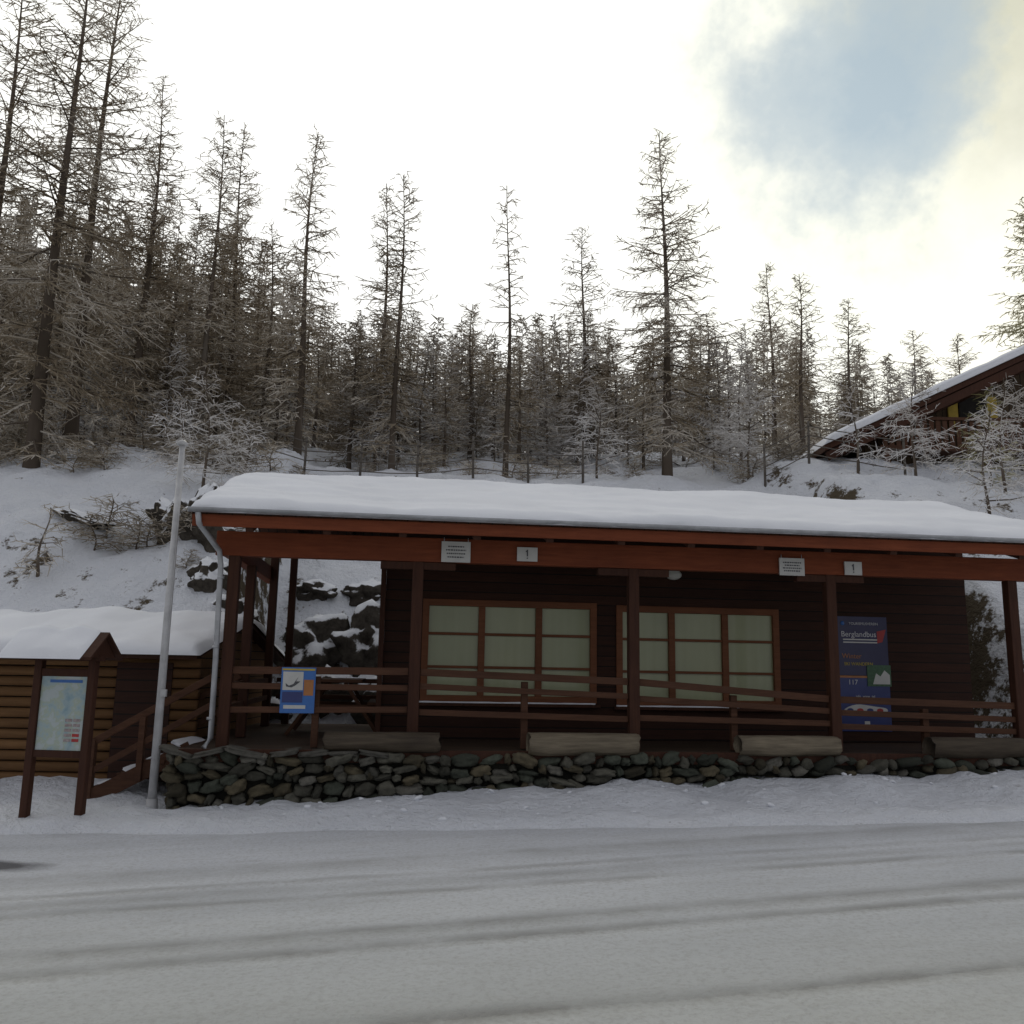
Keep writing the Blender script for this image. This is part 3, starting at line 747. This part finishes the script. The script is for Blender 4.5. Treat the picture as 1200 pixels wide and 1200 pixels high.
def quad_mesh(name,parts,mats,loc=(0,0,0)):
    nv=sum(len(p[0]) for p in parts); nf=sum(len(p[1]) for p in parts)
    Vv=np.concatenate([p[0] for p in parts]); off=0; Fs=[]; rn=np.empty(nv,np.float32)
    for p in parts: Fs.append(p[1]+off); rn[off:off+len(p[0])]=p[4]; off+=len(p[0])
    Fq=np.concatenate(Fs).astype(np.int32); mi=np.concatenate([p[2] for p in parts]).astype(np.int32)
    me=bpy.data.meshes.new(name); me.vertices.add(nv); me.loops.add(nf*4); me.polygons.add(nf)
    me.vertices.foreach_set('co',Vv.ravel()); me.loops.foreach_set('vertex_index',Fq.ravel())
    me.polygons.foreach_set('loop_start',np.arange(0,nf*4,4,dtype=np.int32))
    for mm in mats: me.materials.append(M[mm])
    me.polygons.foreach_set('material_index',mi)
    a=me.attributes.new('rnd','FLOAT','POINT'); a.data.foreach_set('value',rn)
    a=me.attributes.new('frost','FLOAT','POINT'); a.data.foreach_set('value',np.concatenate([p[3] for p in parts]))
    me.update(calc_edges=True)
    o=bpy.data.objects.new(name,me); COL.objects.link(o); o.location=loc; return o
near=[(-11.1,20,20.5,3.0,10,1,.17),(-11.8,23,22.5,3.0,10,2,.17),(-11.3,25.5,20.0,2.5,11,3,.14),(-13.6,21.5,21,2.8,10,13,.16),
 (-9.5,26,19.1,1.75,14,4,.12),(-9.4,28,20.0,1.75,14,5,.12),(-6.0,24,17.2,1.7,14,6,.12),(-4.1,26,16.8,1.5,14,7,.10),(-3.35,24,15.9,1.45,14,8,.10),
 (-.2,24,15.6,1.1,9,9,.09),(2.3,28,16.4,1.6,14,10,.11),(4.1,23,16.7,2.3,15,11,.14),(9.7,32,17.1,1.7,14,12,.11),(10.1,30,15.8,1.6,14,14,.11),(14.0,35.5,17.4,1.8,14,15,.11),
 (-7.9,27,15.8,1.6,14,16,.10),(1.0,27.5,12.5,1.6,14,17,.09),(6.1,27,13.0,1.9,15,18,.10),(-1.4,28,13.6,1.7,15,19,.10),
 (11.9,36,15.9,1.8,13,31,.10),(17.4,37,16.6,1.9,13,32,.10),(20.5,39,17.2,1.9,13,33,.10)]
for (x,y,zt,cr,de,sd_,tr_) in near:
    h=zt-terrain(x,y)
    A=tree_arr(h,cr,sd_,de,tr_,.08 if cr<2.4 else .05,7.5,7,.0135)
    quad_mesh('larch_tree',[(*A,random.uniform(0,.35))],['bark','twig'],(x,y,terrain(x,y)-.05))
A=tree_arr(10.0,2.6,40,16,.15,.05,9,8,.016,.5); quad_mesh('frosted_conifer_tree',[(*A,0)],['bark','twiggreen'],(18.0,28.5,terrain(18.0,28.5)))
def sapling(x,y,h,cr,seed,mat='twigfrost',dens=14,nm='frosted_sapling_tree'):
    A=tree_arr(h,cr,seed,dens,.03+.008*h/3,.08,11,10,.008,-.1); quad_mesh(nm,[(*A,0)],['bark',mat],(x,y,terrain(x,y)-.05))
sapling(-6.4,18,2.6,1.1,50); sapling(-5.7,18.4,1.6,.9,51); sapling(-7.0,18.3,1.9,.9,58)
sapling(9.3,20,2.8,.95,52,'twigfrost',18); sapling(8.2,20.6,2.3,.6,53,'twigfrost',10); sapling(11.3,20.5,2.5,.9,54,'twiggreen',14)
sapling(-8.1,15.2,1.25,.4,55,'twig',14); sapling(9.3,17,2.2,.9,56,'twigfrost',12); sapling(10.5,18.5,2.6,1.0,57,'twigfrost',12)
sapling(2.2,22.6,2.6,1.0,59); sapling(6.4,23.5,3.2,1.5,60,'twigfrost',16); sapling(12.3,20.8,2.8,1.0,63,'twigfrost',14)
def xf(A,x,y,z,wx_,hz,rot,rn):
    c,s_=math.cos(rot),math.sin(rot); V=A[0]; out=np.empty_like(V)
    out[:,0]=(V[:,0]*c-V[:,1]*s_)*wx_+x; out[:,1]=(V[:,0]*s_+V[:,1]*c)*wx_+y; out[:,2]=V[:,2]*hz+z
    return (out,A[1],A[2],A[3],rn)
R=random.Random(21)
bv=[tree_arr(1.0,.75,200+i,26,.02,.02,10,8,.010,-.2,3) for i in range(3)]
parts=[]
for k in range(95):
    x=R.uniform(-15,-4.5) if k<60 else R.uniform(-4,9)
    y=R.choice((R.uniform(18.6,22.5),R.uniform(20.5,22.5))) if k<60 else R.uniform(22.5,25)
    if k>=88: x=R.uniform(-7.5,-5); y=R.uniform(15,17)
    sc_=R.uniform(.35,1.0); parts.append(xf(R.choice(bv),x,y,terrain(x,y)-.05,sc_*1.1,sc_*.8,R.uniform(0,6.28),R.uniform(0,.8)))
quad_mesh('frosted_brush',parts,['bark','twig'])

# forest mass
varA=[tree_arr(10,1.65+.25*(i%3),100+i,11,.10,.07,5.5,4.2,.022,.25,3,.29) for i in range(5)]
varB=[tree_arr(10,1.7+.25*(i%3),110+i,8,.10,.08,4.2,1.8,.044,.25,3,.44) for i in range(4)]
small=[tree_arr(4,1.15,120+i,13,.05,.04,7,5,.015,.2,3,.26) for i in range(3)]
R=random.Random(11); pa=[];pb=[];ps=[]
y=26.5
while y<88:
    half=y*.64+7; stp=lerp(1.9,4.4,ss(26,85,y)); x=-half+R.uniform(0,stp)
    while x<half:
        xx=x+R.uniform(-.8,.8); yy=y+R.uniform(-1.1,1.1)
        if not (6.5<xx<24.8 and 20.5<yy<35.5):
            k=xx/yy
            el=lerp(.395,.55,ss(-.18,-.42,k))-.06*ss(.25,.6,k)
            g=terrain(xx,yy)
            zt=1.65+yy*el*R.uniform(.80,1.06)
            hh=min(15,max(3.2,zt-g))
            wsc=lerp(hh/10,1,.45)*R.uniform(.85,1.1)
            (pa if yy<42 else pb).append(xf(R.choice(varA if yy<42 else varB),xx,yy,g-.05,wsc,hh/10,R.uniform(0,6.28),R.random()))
        x+=stp*R.uniform(.75,1.25)
    y+=lerp(2.1,5.5,ss(26,90,y))
for k in range(90):
    xx=R.uniform(-20,20); yy=R.uniform(24.3,32)
    if 6.8<xx<24.8 and 20.5<yy<35.5: continue
    if abs(xx)<1.5 and yy<25.5: continue
    q=R.uniform(.5,1.1); ps.append(xf(R.choice(small),xx,yy,terrain(xx,yy)-.05,q,q,R.uniform(0,6.28),R.random()*.7))
FR=empty('larch_forest')
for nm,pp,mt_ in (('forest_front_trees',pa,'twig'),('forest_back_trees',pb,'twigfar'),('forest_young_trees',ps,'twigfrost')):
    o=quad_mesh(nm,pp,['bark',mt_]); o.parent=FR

# ---------------------------------------------------------------- world
SUN_EL=math.radians(24); az=math.radians(-12)
sd=Vector((math.sin(az)*math.cos(SUN_EL),math.cos(az)*math.cos(SUN_EL),math.sin(SUN_EL)))
w=bpy.data.worlds.new('World'); sc.world=w; w.use_nodes=True; nt=w.node_tree
try:
    w.cycles.sampling_method='MANUAL'; w.cycles.sample_map_resolution=256
except Exception as e: print(e)
bg=nt.nodes['Background']; bg.inputs['Strength'].default_value=.1
sky=nt.nodes.new('ShaderNodeTexSky'); sky.sky_type='NISHITA'; sky.sun_disc=False; sky.sun_elevation=SUN_EL; sky.sun_rotation=az; sky.air_density=1; sky.dust_density=2; sky.altitude=1500
tc=nt.nodes.new('ShaderNodeTexCoord')
dn=nt.nodes.new('ShaderNodeVectorMath'); dn.operation='NORMALIZE'; nt.links.new(tc.outputs['Generated'],dn.inputs[0])
V=dn.outputs[0]
def vmath(op,a,b_):
    n_=nt.nodes.new('ShaderNodeVectorMath'); n_.operation=op
    for i,q in enumerate((a,b_)):
        if isinstance(q,(tuple,Vector)): n_.inputs[i].default_value=tuple(q)
        else: nt.links.new(q,n_.inputs[i])
    return n_
dot=vmath('DOT_PRODUCT',V,sd).outputs['Value']
mr=nt.nodes.new('ShaderNodeMapRange'); mr.inputs[1].default_value=-1; mr.inputs[2].default_value=1; nt.links.new(dot,mr.inputs[0])
glow=ramp(nt,mr.outputs[0],[(.0,(.30,.305,.33)),(.55,(.37,.375,.40)),(.78,(.52,.52,.52)),(.88,(.97,.95,.85)),(.925,(1.0,1.0,.93)),(1,(1.0,1,.97))])
n1=noise_n(nt,V,3.6,6,.6); n2=noise_n(nt,V,11,6,.62)
sc1=vmath('SCALE',glow,(0,0,0)); sc1.inputs['Scale'].default_value=12
hv=Vector((.335,.755,.565)).normalized()
sub=vmath('SUBTRACT',V,hv).outputs[0]
ex=Vector((.80,.0,.60)).normalized(); ey=Vector((-.60,0,.80)).normalized()
q1=vmath('DOT_PRODUCT',sub,ex).outputs['Value']; q2=vmath('DOT_PRODUCT',sub,ey).outputs['Value']
ln=math_n(nt,'SQRT',math_n(nt,'ADD',math_n(nt,'POWER',math_n(nt,'MULTIPLY',q1,1.25),2.0),math_n(nt,'POWER',math_n(nt,'MULTIPLY',q2,.95),2.0)))
hd=math_n(nt,'ADD',ln,math_n(nt,'ADD',math_n(nt,'MULTIPLY',math_n(nt,'SUBTRACT',n1,.5),.40),math_n(nt,'MULTIPLY',math_n(nt,'SUBTRACT',n2,.5),.12)))
mask=ramp(nt,hd,[(.02,K(.05)),(.075,K(.3)),(.110,K(.65)),(.145,K(1))])
shade=ramp(nt,hd,[(.09,(.74,.76,.75)),(.145,(.92,.92,.86)),(.20,(1,1,.97)),(.36,(1,1,1))])
cr2=ramp(nt,math_n(nt,'ADD',vmath('DOT_PRODUCT',V,Vector((.50,.57,.65)).normalized()).outputs['Value'],math_n(nt,'MULTIPLY',math_n(nt,'SUBTRACT',n1,.5),.14)),[(.960,K(1)),(.995,(.66,.67,.64))])
m1=nt.nodes.new('ShaderNodeMix'); m1.data_type='RGBA'; m1.blend_type='MULTIPLY'; m1.inputs[0].default_value=1
nt.links.new(sc1.outputs[0],m1.inputs[6]); nt.links.new(shade,m1.inputs[7])
m2=nt.nodes.new('ShaderNodeMix'); m2.data_type='RGBA'; m2.blend_type='MULTIPLY'; m2.inputs[0].default_value=1
nt.links.new(m1.outputs[2],m2.inputs[6]); nt.links.new(cr2,m2.inputs[7])
skyb=vmath('MULTIPLY_ADD',sky.outputs[0],(.70,.66,.54)); skyb.inputs[2].default_value=(3.2,3.8,4.0)
out=mixc(nt,mask,skyb.outputs[0],m2.outputs[2])
nt.links.new(out,bg.inputs['Color'])
L=bpy.data.lights.new('sun','SUN'); L.energy=1.4; L.angle=math.radians(14); L.color=(1,.90,.72)
lo=bpy.data.objects.new('sun',L); COL.objects.link(lo); lo.rotation_euler=(sd).to_track_quat('Z','Y').to_euler()
lo.location=(0,0,30)
# ---------------------------------------------------------------- camera
p=math.radians(9.9); r=math.radians(1.05)
F_=Vector((0,math.cos(p),math.sin(p))); U=Vector((0,-math.sin(p),math.cos(p))); Rt=Vector((1,0,0))
cr_=Rt*math.cos(r)+U*math.sin(r); cu=-Rt*math.sin(r)+U*math.cos(r)
cam=bpy.data.cameras.new('camera'); cam.sensor_width=36; cam.lens=31.2; cam.clip_end=2000
co=bpy.data.objects.new('camera',cam); COL.objects.link(co)
mt=Matrix((cr_,cu,-F_)).transposed().to_4x4(); mt.translation=(0,0,1.65); co.matrix_world=mt
sc.camera=co
sc.view_settings.view_transform='Standard'; sc.view_settings.look='None'; sc.view_settings.exposure=0; sc.view_settings.gamma=1
